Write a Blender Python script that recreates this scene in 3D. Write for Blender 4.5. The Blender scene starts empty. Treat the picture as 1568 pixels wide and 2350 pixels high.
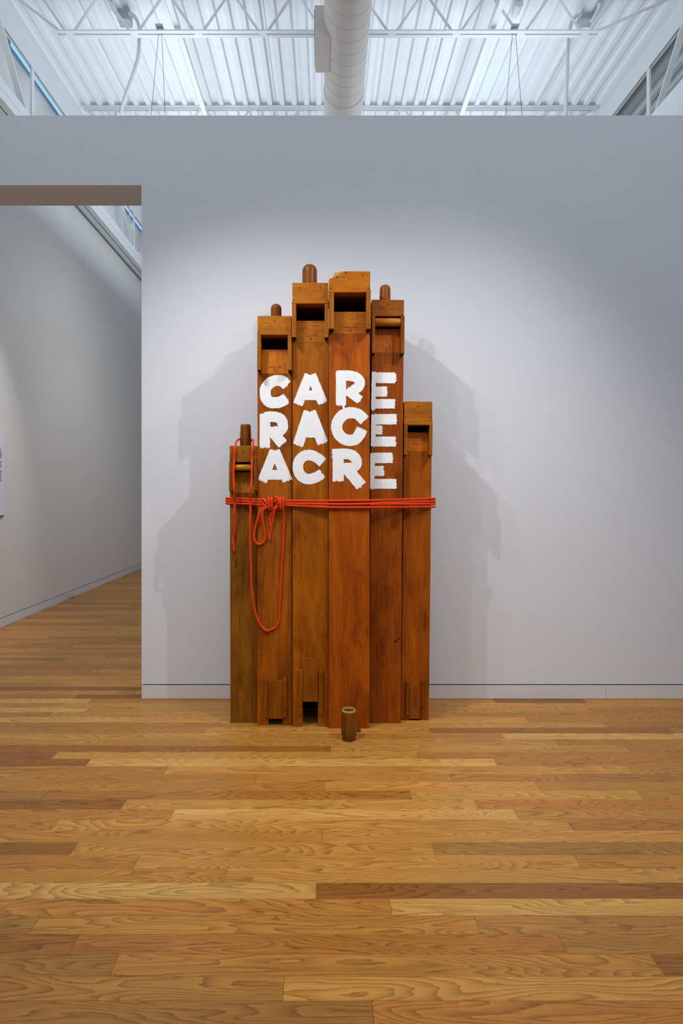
import bpy, math, random
from mathutils import Vector, Matrix

random.seed(7)
SC = bpy.context.scene
COL = SC.collection

# ------------------------------------------------------------------ camera
F, VX, VY, HC = 1363.0, 748.0, 1127.0, 1.4      # focal length in px, principal point, eye height
cam_d = bpy.data.cameras.new('camera')
cam = bpy.data.objects.new('camera', cam_d)
COL.objects.link(cam)
cam.location = (0, 0, HC)
cam.rotation_euler = (math.radians(90), 0, 0)
cam_d.sensor_fit = 'AUTO'
cam_d.sensor_width = 36.0
cam_d.lens = F / 2350.0 * 36.0
cam_d.shift_x = (784.0 - VX) / 2350.0
cam_d.shift_y = (VY - 1175.0) / 2350.0
cam_d.clip_end = 200
SC.camera = cam

# ------------------------------------------------------------------ view
SC.view_settings.view_transform = 'Standard'
SC.view_settings.look = 'None'
SC.view_settings.gamma = 1.0
SC.view_settings.use_curve_mapping = False
SC.view_settings.exposure = 0.0

# ------------------------------------------------------------------ sky
world = bpy.data.worlds.new('sky')
SC.world = world
world.use_nodes = True
bgn = world.node_tree.nodes['Background']
bgn.inputs['Color'].default_value = (0.28, 0.55, 1.0, 1)
bgn.inputs['Strength'].default_value = 1.5

# ------------------------------------------------------------------ lights
def area(name, loc, target, sx, sy, power, color, spread=180):
    d = bpy.data.lights.new(name, 'AREA')
    d.shape = 'RECTANGLE'; d.size = sx; d.size_y = sy
    d.energy = power; d.color = color; d.spread = math.radians(spread)
    o = bpy.data.objects.new(name, d); COL.objects.link(o)
    o.location = loc
    o.rotation_euler = (Vector(target) - Vector(loc)).to_track_quat('-Z', 'Y').to_euler()
    return o

def spot(name, loc, target, power, color, angle, blend, soft=0.02):
    d = bpy.data.lights.new(name, 'SPOT')
    d.energy = power; d.color = color
    d.spot_size = math.radians(angle); d.spot_blend = blend
    d.shadow_soft_size = soft
    o = bpy.data.objects.new(name, d); COL.objects.link(o)
    o.location = loc
    o.rotation_euler = (Vector(target) - Vector(loc)).to_track_quat('-Z', 'Y').to_euler()
    return o

NEUT = (1.0, 0.975, 0.945)
DAY = (0.80, 0.91, 1.0)
# gallery track spots in front of and above the sculpture (two tracks running away from the camera)
spot('track_spot', (-1.32, 2.00, 4.10), (0.05, 3.6, 0.55), 133, NEUT, 84, 1.0)
spot('track_spot', (-1.38, 2.28, 4.10), (0.05, 3.6, 0.55), 60, NEUT, 84, 1.0)
spot('track_spot', (-1.25, 1.57, 4.10), (0.05, 3.6, 0.55), 57, NEUT, 84, 1.0)
spot('track_spot', (1.92, 1.49, 4.10), (0.05, 3.6, 0.55), 149, NEUT, 84, 1.0)
spot('track_spot', (1.74, 2.26, 4.10), (0.05, 3.6, 0.55), 65, NEUT, 84, 1.0)
# text panel spot, then spots added to brighten the room beyond the doorway
spot('panel_spot', (-1.7, 5.6, 4.7), (-3.33, 5.55, 1.45), 190, NEUT, 44, 0.9, 0.05)
spot('room_fill_spot', (-1.2, 7.0, 4.7), (-2.4, 8.2, 0.3), 65, NEUT, 85, 0.9, 0.05)
spot('room_fill_spot', (-0.9, 7.4, 4.7), (-3.33, 7.6, 1.4), 75, NEUT, 110, 1.0, 0.05)
# unseen area lights added to brighten the white roof deck from below
for ux in (-1.85, 1.95):
    area('roof_fill', (ux, -0.4, 4.25), (ux, -0.4, 6.2), 1.3, 7.0, 116, DAY)
    area('roof_fill', (ux*0.85, 7.8, 4.52), (ux*0.85, 7.8, 6.2), 1.3, 5.6, 70, DAY)
# added daylight-toned fill from the next bay, with no window behind it
area('bay_fill_light', (6.6, 3.5, 5.6), (0.0, 4.5, 6.0), 10.0, 0.8, 60, DAY)

# ------------------------------------------------------------------ helpers
def P(x, y, d):
    """world point that stands at distance d in front of the camera and is seen at pixel (x, y)"""
    return Vector(((x - VX) / F * d, d, HC + (VY - y) / F * d))

def srgb(r, g, b):
    f = lambda c: (c / 255 / 12.92) if c / 255 <= 0.04045 else ((c / 255 + 0.055) / 1.055) ** 2.4
    return (f(r), f(g), f(b))

class MB:
    def __init__(s):
        s.v, s.f, s.uv = [], [], {}
    def add(s, verts, faces):
        n = len(s.v)
        s.v += [tuple(p) for p in verts]
        s.f += [tuple(n + i for i in fc) for fc in faces]
    def box(s, x0, x1, y0, y1, z0, z1):
        x0, x1 = min(x0, x1), max(x0, x1); y0, y1 = min(y0, y1), max(y0, y1); z0, z1 = min(z0, z1), max(z0, z1)
        s.add([(x0,y0,z0),(x1,y0,z0),(x1,y1,z0),(x0,y1,z0),(x0,y0,z1),(x1,y0,z1),(x1,y1,z1),(x0,y1,z1)],
              [(3,2,1,0),(4,5,6,7),(0,1,5,4),(1,2,6,5),(2,3,7,6),(3,0,4,7)])
    def prism_xz(s, pts, y0, y1):
        """polygon given counter-clockwise in (x, z) seen from the front, pushed from y0 (front) to y1"""
        n = len(pts)
        s.add([(x, y0, z) for x, z in pts] + [(x, y1, z) for x, z in pts],
              [tuple(range(n)), tuple(reversed(range(n, 2*n)))] +
              [(i, n + i, n + (i+1) % n, (i+1) % n) for i in range(n)])
    def prism_yz(s, pts, x0, x1):
        n = len(pts)
        s.add([(x0, y, z) for y, z in pts] + [(x1, y, z) for y, z in pts],
              [tuple(reversed(range(n))), tuple(range(n, 2*n))] +
              [(i, (i+1) % n, n + (i+1) % n, n + i) for i in range(n)])
    def bar(s, a, b, w, h, up=(0,0,1)):
        a, b = Vector(a), Vector(b); t = (b - a).normalized()
        u = Vector(up); r = t.cross(u)
        if r.length < 1e-4: r = t.cross(Vector((1,0,0)))
        r.normalize(); u = r.cross(t).normalized()
        q = []
        for p in (a, b):
            for i, j in ((-1,-1),(1,-1),(1,1),(-1,1)):
                q.append(p + r*(i*w/2) + u*(j*h/2))
        s.add(q, [(0,1,2,3),(7,6,5,4),(0,4,5,1),(1,5,6,2),(2,6,7,3),(3,7,4,0)])
    def tube(s, pts, r, n=10, cap=True):
        pts = [Vector(p) for p in pts]
        t0 = (pts[1]-pts[0]).normalized()
        nrm = t0.cross(Vector((0,0,1)))
        if nrm.length < 1e-3: nrm = t0.cross(Vector((1,0,0)))
        nrm.normalize()
        base = len(s.v); L = 0
        rr = r if isinstance(r, (list, tuple)) else [r]*len(pts)
        for i, p in enumerate(pts):
            t = (pts[min(i+1, len(pts)-1)] - pts[max(i-1, 0)]).normalized()
            nrm = (nrm - t*nrm.dot(t)).normalized(); bn = t.cross(nrm)
            for k in range(n):
                a = 2*math.pi*k/n
                s.v.append(tuple(p + (nrm*math.cos(a) + bn*math.sin(a))*rr[i]))
        for i in range(len(pts)-1):
            for k in range(n):
                a, b = base+i*n+k, base+i*n+(k+1) % n
                s.f.append((a, b, b+n, a+n))
        if cap:
            s.f.append(tuple(base+k for k in reversed(range(n))))
            e = base+(len(pts)-1)*n
            s.f.append(tuple(e+k for k in range(n)))
    def lathe(s, prof, cx, cy, n=28, cap=True):
        """prof: (radius, z) from bottom to top, about a vertical axis"""
        base = len(s.v)
        for r, z in prof:
            for k in range(n):
                a = 2*math.pi*k/n
                s.v.append((cx + r*math.cos(a), cy + r*math.sin(a), z))
        for i in range(len(prof)-1):
            for k in range(n):
                a, b = base+i*n+k, base+i*n+(k+1) % n
                s.f.append((a, b, b+n, a+n))
        if cap:
            s.f.append(tuple(base+k for k in reversed(range(n))))
            e = base+(len(prof)-1)*n
            s.f.append(tuple(e+k for k in range(n)))
    def build(s, name, mat, parent=None, smooth=False, bevel=0, seg=2, solid=0):
        me = bpy.data.meshes.new(name)
        me.from_pydata(s.v, [], s.f)
        me.update()
        if s.uv:
            ul = me.uv_layers.new(name='UVMap')
            for lp in me.loops:
                ul.data[lp.index].uv = s.uv.get(lp.vertex_index, (0, 0))
        o = bpy.data.objects.new(name, me)
        COL.objects.link(o)
        if mat: me.materials.append(mat)
        if parent: o.parent = parent
        if smooth:
            me.polygons.foreach_set('use_smooth', [True]*len(me.polygons))
            try: me.set_sharp_from_angle(angle=math.radians(45))
            except Exception: pass
        if bevel:
            b = o.modifiers.new('bevel', 'BEVEL'); b.width = bevel; b.segments = seg
            b.limit_method = 'ANGLE'; b.angle_limit = math.radians(40)
        if solid:
            b = o.modifiers.new('thickness', 'SOLIDIFY'); b.thickness = solid; b.offset = 1
        return o

def catmull(pts, k=6):
    pts = [Vector(p) for p in pts]; out = []
    for i in range(len(pts)-1):
        p0, p1, p2, p3 = pts[max(i-1,0)], pts[i], pts[i+1], pts[min(i+2,len(pts)-1)]
        for j in range(k):
            t = j/k
            out.append(0.5*((2*p1)+(p2-p0)*t+(2*p0-5*p1+4*p2-p3)*t*t+(3*p1-p0-3*p2+p3)*t**3))
    out.append(pts[-1]); return out

def tag(o, label=None, cat=None, group=None, kind=None):
    if label: o['label'] = label
    if cat: o['category'] = cat
    if group: o['group'] = group
    if kind: o['kind'] = kind
    return o

def empty(name, loc=(0,0,0), rot=(0,0,0)):
    o = bpy.data.objects.new(name, None); COL.objects.link(o)
    o.location = loc; o.rotation_euler = rot; o.empty_display_size = 0.1
    return o

# ------------------------------------------------------------------ materials
class NT:
    def __init__(s, name):
        s.m = bpy.data.materials.new(name); s.m.use_nodes = True
        s.t = s.m.node_tree; s.n = s.t.nodes; s.l = s.t.links
        s.b = s.n['Principled BSDF']
    def new(s, typ, **kw):
        nd = s.n.new(typ)
        for k, v in kw.items(): setattr(nd, k, v)
        return nd
    def link(s, a, b): s.l.new(a, b)
    def coords(s, kind='Object', scale=(1,1,1), loc=(0,0,0)):
        tc = s.new('ShaderNodeTexCoord'); mp = s.new('ShaderNodeMapping')
        mp.inputs['Scale'].default_value = scale; mp.inputs['Location'].default_value = loc
        s.link(tc.outputs[kind], mp.inputs['Vector']); return mp.outputs['Vector']
    def noise(s, vec, scale, detail=4, rough=0.55, dist=0.0):
        nd = s.new('ShaderNodeTexNoise')
        nd.inputs['Scale'].default_value = scale; nd.inputs['Detail'].default_value = detail
        nd.inputs['Roughness'].default_value = rough; nd.inputs['Distortion'].default_value = dist
        if vec is not None: s.link(vec, nd.inputs['Vector'])
        return nd.outputs['Fac']
    def ramp(s, fac, stops):
        r = s.new('ShaderNodeValToRGB'); e = r.color_ramp.elements
        while len(e) < len(stops): e.new(0.5)
        for i, (p, c) in enumerate(stops):
            e[i].position = p; e[i].color = (*c, 1) if len(c) == 3 else c
        s.link(fac, r.inputs['Fac']); return r.outputs['Color']
    def mix(s, fac, a, b, mode='MIX'):
        m = s.new('ShaderNodeMix', data_type='RGBA', blend_type=mode)
        for sock, val in ((m.inputs[0], fac), (m.inputs[6], a), (m.inputs[7], b)):
            if hasattr(val, 'node'): s.link(val, sock)
            elif isinstance(val, (int, float)): sock.default_value = val
            else: sock.default_value = (*val, 1)
        return m.outputs[2]
    def math(s, op, a, b=0.0):
        m = s.new('ShaderNodeMath', operation=op)
        for sock, val in ((m.inputs[0], a), (m.inputs[1], b)):
            if hasattr(val, 'node'): s.link(val, sock)
            else: sock.default_value = val
        return m.outputs[0]
    def bump(s, h, strength, dist=0.001):
        b = s.new('ShaderNodeBump'); b.inputs['Strength'].default_value = strength
        b.inputs['Distance'].default_value = dist
        s.link(h, b.inputs['Height']); s.link(b.outputs['Normal'], s.b.inputs['Normal'])
    def set(s, **kw):
        for k, v in kw.items(): s.b.inputs[k].default_value = v
        return s

def flat(name, col, rough=0.6, metal=0.0, spec=0.4):
    t = NT(name)
    t.set(**{'Base Color': (*col, 1), 'Roughness': rough, 'Metallic': metal, 'Specular IOR Level': spec})
    return t.m

def wall_paint(name, col, bump=0.25):
    t = NT(name)
    n1 = t.noise(t.coords('Object'), 110, 3, 0.6)
    n2 = t.noise(t.coords('Object', (1, 1, 1)), 1.3, 3)
    t.link(t.mix(n2, tuple(c*0.97 for c in col), col), t.b.inputs['Base Color'])
    t.set(Roughness=0.75, **{'Specular IOR Level': 0.2})
    t.bump(n1, bump, 0.002)
    return t.m

def steel_paint(name, col, rough=0.55):
    t = NT(name)
    n = t.noise(t.coords('Object'), 6, 4)
    t.link(t.mix(n, tuple(c*0.93 for c in col), col), t.b.inputs['Base Color'])
    t.set(Roughness=rough, **{'Specular IOR Level': 0.35})
    return t.m

def pipe_wood(name, light, dark, axis='Z', seed=0.0, stain=0.5, rough=0.44):
    """varnished old timber: long fine grain, broad colour bands, blotches of dark stain"""
    t = NT(name)
    long = {'Z': (1, 1, 0.025), 'X': (0.06, 1, 1)}[axis]
    mid = {'Z': (1, 1, 0.10), 'X': (0.12, 1, 1)}[axis]
    o = (seed*3.1, seed*1.7, seed*2.3)
    fine = t.noise(t.coords('Object', long, o), 230, 4, 0.65, 0.2)
    band = t.noise(t.coords('Object', mid, o), 17, 5, 0.6, 0.8)
    blot = t.noise(t.coords('Object', (1, 1, 0.55), o), 5.5, 5, 0.62)
    speck = t.noise(t.coords('Object', (1, 1, 0.3), o), 60, 3, 0.5)
    c = t.ramp(band, [(0.25, dark), (0.50, tuple((a+b)/2 for a, b in zip(light, dark))), (0.72, light)])
    g = t.ramp(fine, [(0.34, (0.42, 0.36, 0.32)), (0.56, (1, 1, 1))])
    c = t.mix(0.75, c, g, 'MULTIPLY')
    st = t.ramp(blot, [(0.30, (0.38, 0.30, 0.27)), (0.47, (1, 1, 1))])
    c = t.mix(stain, c, st, 'MULTIPLY')
    sp = t.ramp(speck, [(0.23, (0.25, 0.2, 0.18)), (0.31, (1, 1, 1))])
    c = t.mix(0.6, c, sp, 'MULTIPLY')
    t.link(c, t.b.inputs['Base Color'])
    t.set(Roughness=rough, **{'Specular IOR Level': 0.16})
    t.bump(fine, 0.25, 0.0006)
    return t.m

def floor_wood():
    """oak strip: each strip carries its own tone (color attribute) and seed (float attribute)"""
    t = NT('oak_strip')
    tone = t.new('ShaderNodeAttribute', attribute_name='tone')
    seed = t.new('ShaderNodeAttribute', attribute_name='seed')
    geo = t.new('ShaderNodeNewGeometry')
    sep = t.new('ShaderNodeSeparateXYZ'); t.link(geo.outputs['Position'], sep.inputs[0])
    def vec(sx, sy):
        cb = t.new('ShaderNodeCombineXYZ')
        t.link(t.math('MULTIPLY', t.math('ADD', sep.outputs[0], seed.outputs['Fac']), sx), cb.inputs[0])
        t.link(t.math('MULTIPLY', sep.outputs[1], sy), cb.inputs[1])
        t.link(t.math('MULTIPLY', seed.outputs['Fac'], 7.31), cb.inputs[2])
        return cb.outputs[0]
    ring = t.noise(vec(0.85, 6.5), 1.0, 2, 0.4, 0.25)
    wob = t.noise(vec(5.0, 60.0), 1.0, 3, 0.6)
    s = t.math('FRACT', t.math('ADD', t.math('MULTIPLY', ring, 36.0), t.math('MULTIPLY', wob, 0.9)))
    fine = t.noise(vec(9.0, 380.0), 1.0, 4, 0.65)
    pore = t.ramp(t.noise(vec(26.0, 620.0), 1.0, 3, 0.6), [(0.42, (1, 1, 1)), (0.60, (0.35, 0.35, 0.35))])
    lines = t.math('MULTIPLY', t.math('POWER', s, 2.2), pore)
    broad = t.noise(vec(1.6, 14.0), 1.0, 3, 0.5)
    c = tone.outputs['Color']
    c = t.mix(lines, c, t.mix(1.0, c, (0.40, 0.29, 0.19), 'MULTIPLY'))
    c = t.mix(0.55, c, t.ramp(fine, [(0.36, (0.66, 0.58, 0.50)), (0.52, (1.02, 1.02, 1.02))]), 'MULTIPLY')
    c = t.mix(0.6, c, t.ramp(broad, [(0.3, (0.78, 0.74, 0.70)), (0.7, (1.08, 1.06, 1.04))]), 'MULTIPLY')
    t.link(c, t.b.inputs['Base Color'])
    t.set(Roughness=0.36, **{'Specular IOR Level': 0.32})
    t.bump(fine, 0.06, 0.0005)
    return t.m

M = {}
M['wall'] = wall_paint('gallery_wall_paint', srgb(227, 230, 237))
M['wall_side'] = wall_paint('side_wall_paint', srgb(226, 225, 224), 0.12)
M['base'] = steel_paint('baseboard_paint', srgb(226, 226, 230), 0.45)
M['reveal'] = flat('shadow_gap', srgb(96, 98, 104), 0.9)
M['steel'] = steel_paint('white_steel_paint', srgb(224, 228, 230))
M['deck'] = steel_paint('deck_paint', srgb(236, 240, 243), 0.5)
M['roof'] = flat('roof_underside', srgb(45, 45, 46), 0.9)
M['duct'] = steel_paint('duct_paint', srgb(206, 198, 192), 0.5)
M['duct_seam'] = flat('duct_seam', srgb(184, 176, 170), 0.6)
M['galv'] = steel_paint('galvanised', srgb(168, 176, 178), 0.4)
M['conduit'] = steel_paint('conduit_paint', srgb(205, 212, 212), 0.45)
M['wire'] = flat('wire', srgb(90, 92, 92), 0.4, 0.6)
M['dark'] = flat('dark_slot', srgb(40, 40, 42), 0.8)
M['plastic'] = flat('white_plastic', srgb(222, 220, 214), 0.4)
M['ink'] = flat('ink', srgb(48, 30, 14), 0.8)
M['letter_ink'] = flat('printed_text', srgb(70, 68, 68), 0.8)
M['panel'] = flat('panel_face', srgb(230, 231, 240), 0.6)
M['floor'] = floor_wood()
M['screw'] = flat('old_screw', srgb(62, 46, 30), 0.45, 0.7)
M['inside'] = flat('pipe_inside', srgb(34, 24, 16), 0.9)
M['endgrain'] = pipe_wood('end_grain', srgb(74, 46, 24), srgb(44, 28, 16), 'X', 3.3, 0.4, 0.7)
M['bare'] = pipe_wood('bare_wood', srgb(206, 146, 84), srgb(176, 112, 56), 'X', 5.1, 0.1, 0.7)
M['roller'] = pipe_wood('roller_wood', srgb(214, 146, 40), srgb(168, 100, 24), 'X', 1.4, 0.2, 0.3)
M['foot'] = pipe_wood('foot_wood', srgb(158, 94, 24), srgb(116, 64, 14), 'Z', 2.4, 0.4, 0.28)
M['foot_pale'] = pipe_wood('foot_wood_worn', srgb(156, 94, 22), srgb(108, 60, 12), 'Z', 6.2, 0.6, 0.42)
M['rim'] = pipe_wood('foot_rim', srgb(214, 160, 96), srgb(182, 124, 66), 'X', 1.9, 0.1, 0.6)
M['felt'] = flat('green_felt', srgb(96, 92, 44), 0.95)
M['metal'] = flat('lead_scrap', srgb(86, 92, 98), 0.5, 0.5)

def glass_mat():
    t = NT('window_glass')
    t.n.remove(t.b)
    tr = t.new('ShaderNodeBsdfTransparent'); gl = t.new('ShaderNodeBsdfGlossy'); mx = t.new('ShaderNodeMixShader')
    gl.inputs['Roughness'].default_value = 0.02
    tr.inputs['Color'].default_value = (0.92, 0.97, 1, 1)
    mx.inputs[0].default_value = 0.06
    t.link(tr.outputs[0], mx.inputs[1]); t.link(gl.outputs[0], mx.inputs[2])
    t.link(mx.outputs[0], t.n['Material Output'].inputs['Surface'])
    return t.m
M['glass'] = glass_mat()

def rope_mat():
    t = NT('red_rope')
    uv = t.coords('UV')
    sep = t.new('ShaderNodeSeparateXYZ'); t.link(uv, sep.inputs[0])
    w = t.math('SINE', t.math('ADD', t.math('MULTIPLY', sep.outputs[0], 1500.0), t.math('MULTIPLY', sep.outputs[1], 25.13)))
    w2 = t.math('SINE', t.math('SUBTRACT', t.math('MULTIPLY', sep.outputs[0], 1500.0), t.math('MULTIPLY', sep.outputs[1], 25.13)))
    h = t.math('MAXIMUM', w, w2)
    n = t.noise(t.coords('Object'), 60, 3)
    c = t.mix(n, srgb(228, 58, 12), srgb(244, 78, 18))
    t.link(t.mix(t.math('MULTIPLY', t.math('ADD', h, 1.0), 0.5), tuple(x*0.75 for x in srgb(226, 56, 10)), c), t.b.inputs['Base Color'])
    t.set(Roughness=0.6, **{'Specular IOR Level': 0.25})
    t.bump(h, 0.35, 0.0008)
    return t.m
M['rope'] = rope_mat()

def paint_mat():
    t = NT('white_brush_paint')
    uv = t.coords('UV', (9, 420, 1)); uv2 = t.coords('UV', (5, 160, 1))
    n1 = t.noise(uv, 1.0, 4, 0.6); n2 = t.noise(uv2, 1.0, 3, 0.5)
    c = t.ramp(n1, [(0.28, srgb(200, 202, 212)), (0.42, srgb(248, 249, 252))])
    c = t.mix(0.7, c, t.ramp(n2, [(0.20, srgb(206, 202, 200)), (0.33, (1, 1, 1))]), 'MULTIPLY')
    t.link(c, t.b.inputs['Base Color'])
    t.set(Roughness=0.5, **{'Specular IOR Level': 0.3})
    t.bump(n1, 0.5, 0.001)
    return t.m
M['paint'] = paint_mat()

# ================================================================== THE SETTING
XL, XR = -3.33, 3.40            # inner faces of the side walls
YW = 4.0                        # front face of the partition
WT = 0.287                      # its thickness
ZW = HC + (VY - 265) / F * YW   # its top
ZD = 6.238                      # underside of the roof deck

# ---- floor: slab, strips
floor = MB(); floor.box(-3.6, 7.2, -4.2, 12.4, -0.12, -0.020)
floor = tag(floor.build('floor', flat('subfloor', srgb(60, 40, 24), 0.9)), kind='structure')
PW = 0.0819; D0 = 1.6315
TONES = {'m': (194, 134, 58), 'l': (208, 150, 70), 'd': (162, 105, 43), 'r': (190, 127, 54), 'y': (220, 168, 88), 'g': (178, 126, 58)}

def strip_mesh(mb_v, mb_f, tones, seeds, x0, x1, y0, y1, col, seed):
    g = 0.0003; e = 0.0009; h = random.uniform(-0.0003, 0.0003)
    n = len(mb_v)
    mb_v += [(x0+g, y0+g, -0.02), (x1-g, y0+g, -0.02), (x1-g, y1-g, -0.02), (x0+g, y1-g, -0.02),
             (x0+g, y0+g, h-e), (x1-g, y0+g, h-e), (x1-g, y1-g, h-e), (x0+g, y1-g, h-e),
             (x0+g+e, y0+g+e, h), (x1-g-e, y0+g+e, h), (x1-g-e, y1-g-e, h), (x0+g+e, y1-g-e, h)]
    fs = [(8,9,10,11)]
    for i in range(4):
        j = (i+1) % 4
        fs += [(i, j, 4+j, 4+i), (4+i, 4+j, 8+j, 8+i)]
    mb_f += [tuple(n+k for k in f) for f in fs]
    tones += [col]*12; seeds += [seed]*12

def strip_object(name, v, f, tones, seeds, parent):
    me = bpy.data.meshes.new(name); me.from_pydata(v, [], f); me.update()
    a = me.attributes.new('tone', 'FLOAT_COLOR', 'POINT')
    a.data.foreach_set('color', [c for t in tones for c in (*t, 1.0)])
    b = me.attributes.new('seed', 'FLOAT', 'POINT'); b.data.foreach_set('value', seeds)
    me.materials.append(M['floor'])
    o = bpy.data.objects.new(name, me); COL.objects.link(o); o.parent = parent
    return o

# joints of the strips read off the boards that can be followed: row -> [(tone, right end in px) ...]
ROWS = {
 -1: [('g', 856), ('r', 9999)], 0: [('g', 651), ('l', 9999)], 1: [('g', 262), ('m', 1510), ('d', 9999)],
 2: [('d', 170), ('r', 1292), ('g', 9999)], 3: [('g', 80), ('m', 1096), ('g', 9999)], 4: [('m', 897), ('y', 9999)],
 5: [('y', 726), ('d', 9999)], 6: [('m', 518), ('l', 9999)], 7: [('m', 313), ('l', 1326), ('m', 9999)],
 8: [('d', 170), ('l', 995), ('g', 9999)], 9: [('m', 739), ('l', 9999)], 10: [('m', 125), ('l', 1308), ('r', 9999)],
 11: [('m', 396), ('y', 1185), ('m', 9999)], 12: [('d', 284), ('l', 1093), ('r', 9999)],
 13: [('g', 105), ('r', 943), ('l', 1470), ('m', 9999)], 14: [('m', 745), ('l', 1233), ('m', 9999)],
 15: [('m', 588), ('l', 1036), ('m', 1334), ('g', 1543), ('m', 9999)], 16: [('m', 382), ('l', 1447), ('m', 9999)],
 17: [('d', 202), ('y', 1138), ('m', 9999)], 18: [('d', 125), ('l', 959), ('r', 9999)],
 19: [('d', 759), ('l', 1440), ('m', 9999)], 20: [('m', 625), ('l', 1275), ('m', 9999)],
 21: [('l', 573), ('m', 1155), ('y', 9999)], 22: [('m', 470), ('l', 985), ('d', 1540), ('m', 9999)],
 23: [('m', 690), ('l', 1390), ('r', 9999)], 24: [('y', 308), ('l', 1210), ('m', 9999)],
 25: [('m', 115), ('l', 1033), ('m', 9999)]}
def jit(t):
    k = random.uniform(0.92, 1.07); c = srgb(*TONES[t])
    return tuple(x*k*random.uniform(0.97, 1.03) for x in c)
sv, sf, st, ss = [], [], [], []
XF0, XF1 = XL - 0.02, 7.0
for k in range(-66, 130):
    y0 = D0 + k*PW; y1 = y0 + PW
    if y0 > 12.2: break
    single = -2 <= k <= 36
    segs = []
    if k in ROWS:
        x = XF0
        ym = (y0+y1)/2
        for t, px in ROWS[k]:
            xe = XF1 if px == 9999 else (px - VX)/F*ym
            segs.append((x, xe, t)); x = xe
    else:
        x = XF0 - random.uniform(0, 0.6)
        while x < XF1:
            xe = x + random.uniform(0.5, 2.0)
            if XF1 - xe < 0.3: xe = XF1
            segs.append((max(x, XF0), min(xe, XF1), random.choice('mmmllllgdry' if k < 40 else 'mmllg'))); x = xe
    for x0, x1, t in segs:
        if x1 - x0 < 0.03: continue
        lim = 0.62*max(y1, 1.4) + 0.1
        if single and x0 < lim and x1 > -lim:
            v, f, tt, sd = [], [], [], []
            strip_mesh(v, f, tt, sd, x0, x1, y0, y1, jit(t), random.uniform(0, 50))
            strip_object('plank', v, f, tt, sd, floor)
        else:
            strip_mesh(sv, sf, st, ss, x0, x1, y0, y1, jit(t), random.uniform(0, 50))
tag(strip_object('plank_field', sv, sf, st, ss, floor), kind='stuff')

# ---- partition wall with the doorway
XJ = (325 - VX)/F*YW                      # jamb of the doorway
ZH = HC + (VY - 425)/F*YW                 # underside of the header
ZB, GAP = 0.0910, 0.0085                  # baseboard height and the shadow gap above it
w = MB()
w.box(XJ, XR, YW, YW+WT, ZB+GAP, ZH)
w.box(XL, XR, YW, YW+WT, ZH, ZW)
w.box(XL, -2.95, YW, YW+WT, ZB+GAP, ZH)
wall_back = tag(w.build('wall_back', M['wall']), kind='structure')
w = MB(); w.box(XJ+0.012, XR, YW+0.012, YW+WT-0.012, 0.0, ZB+GAP+0.02); w.box(XL, -2.962, YW+0.012, YW+WT-0.012, 0, ZB+GAP+0.02)
w.build('recess', M['reveal'], wall_back)
XBJ = (1391 - VX)/F*YW
bb = empty('baseboard_back'); tag(bb, kind='structure')
for a, b in ((XJ+0.001, XBJ-0.0007), (XBJ+0.0007, XR)):
    w = MB(); w.box(a, b, YW-0.001, YW+0.0118, 0.0015, ZB); w.build('baseboard_length', M['base'], bb, bevel=0.0012)
w = MB(); w.box(XJ+0.001, XJ+0.0115, YW+0.0122, YW+WT, 0.0015, ZB); w.build('baseboard_return', M['base'], bb, bevel=0.001)

# ---- side walls, far wall, wall behind the camera
ZL = HC + 1.094*3.33
w = MB(); w.box(XL-0.15, XL, -4.1, 12.2, ZB+GAP, ZL)
tag(w.build('wall_left', M['wall_side']), kind='structure')
w = MB(); w.box(XL-0.15, XL-0.012, -4.1, 12.2, 0, ZB+GAP)
tag(w.build('trim_1', M['reveal']), kind='structure')
w = MB(); w.box(XL-0.0118, XL+0.001, -4.1, 3.998, 0.0015, ZB); w.box(XL-0.0118, XL+0.001, YW+WT+0.001, 12.2, 0.0015, ZB)
bl = tag(w.build('baseboard_left', M['base'], bevel=0.0012), kind='structure')
ZWB, ZWT = HC + 1.4125*3.345, HC + 1.433*3.345      # clear opening of the clerestory strip
XC = -3.345
w = MB(); w.box(XC-0.03, XC, -4.1, 12.2, ZL+0.003, ZWB-0.062)
tag(w.build('wall_left_upper', M['wall_side']), kind='structure')
w = MB(); w.box(XR, XR+0.045, -4.1, 12.2, 0, HC + 1.15*XR)
tag(w.build('wall_right', M['wall']), kind='structure')
w = MB(); w.box(-3.5, 7.1, 12.2, 12.35, 0, 6.3)
tag(w.build('wall_far', M['wall_side']), kind='structure')
w = MB(); w.box(-3.5, 7.1, -4.25, -4.1, 0, 6.3)
tag(w.build('wall_near', M['wall_side']), kind='structure')
w = MB(); w.box(6.95, 7.1, -4.1, 12.2, 0, 6.3)
tag(w.build('wall_outer', M['wall_side']), kind='structure')

# ---- clerestory window in the left wall
win = empty('window_1'); tag(win, kind='structure')
w = MB(); w.box(XC-0.03, XC, -4.1, 12.2, ZWB-0.060, ZWB); w.build('sill', M['galv'], win, bevel=0.003)
w = MB(); w.box(XC-0.02, XC, -4.1, 12.2, ZWT, ZD-0.002); w.build('head', M['galv'], win, bevel=0.003)
y = -4.0
while y < 12.2:
    a, b = y, min(y+2.57, 12.2)
    w = MB(); w.box(XC-0.012, XC-0.008, a+0.02, b-0.02, ZWB, ZWT); w.build('pane', M['glass'], win)
    w = MB(); w.box(XC-0.028, XC-0.002, b-0.02, b+0.02, ZWB, ZWT); w.build('mullion', M['galv'], win)
    y += 2.57

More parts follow.
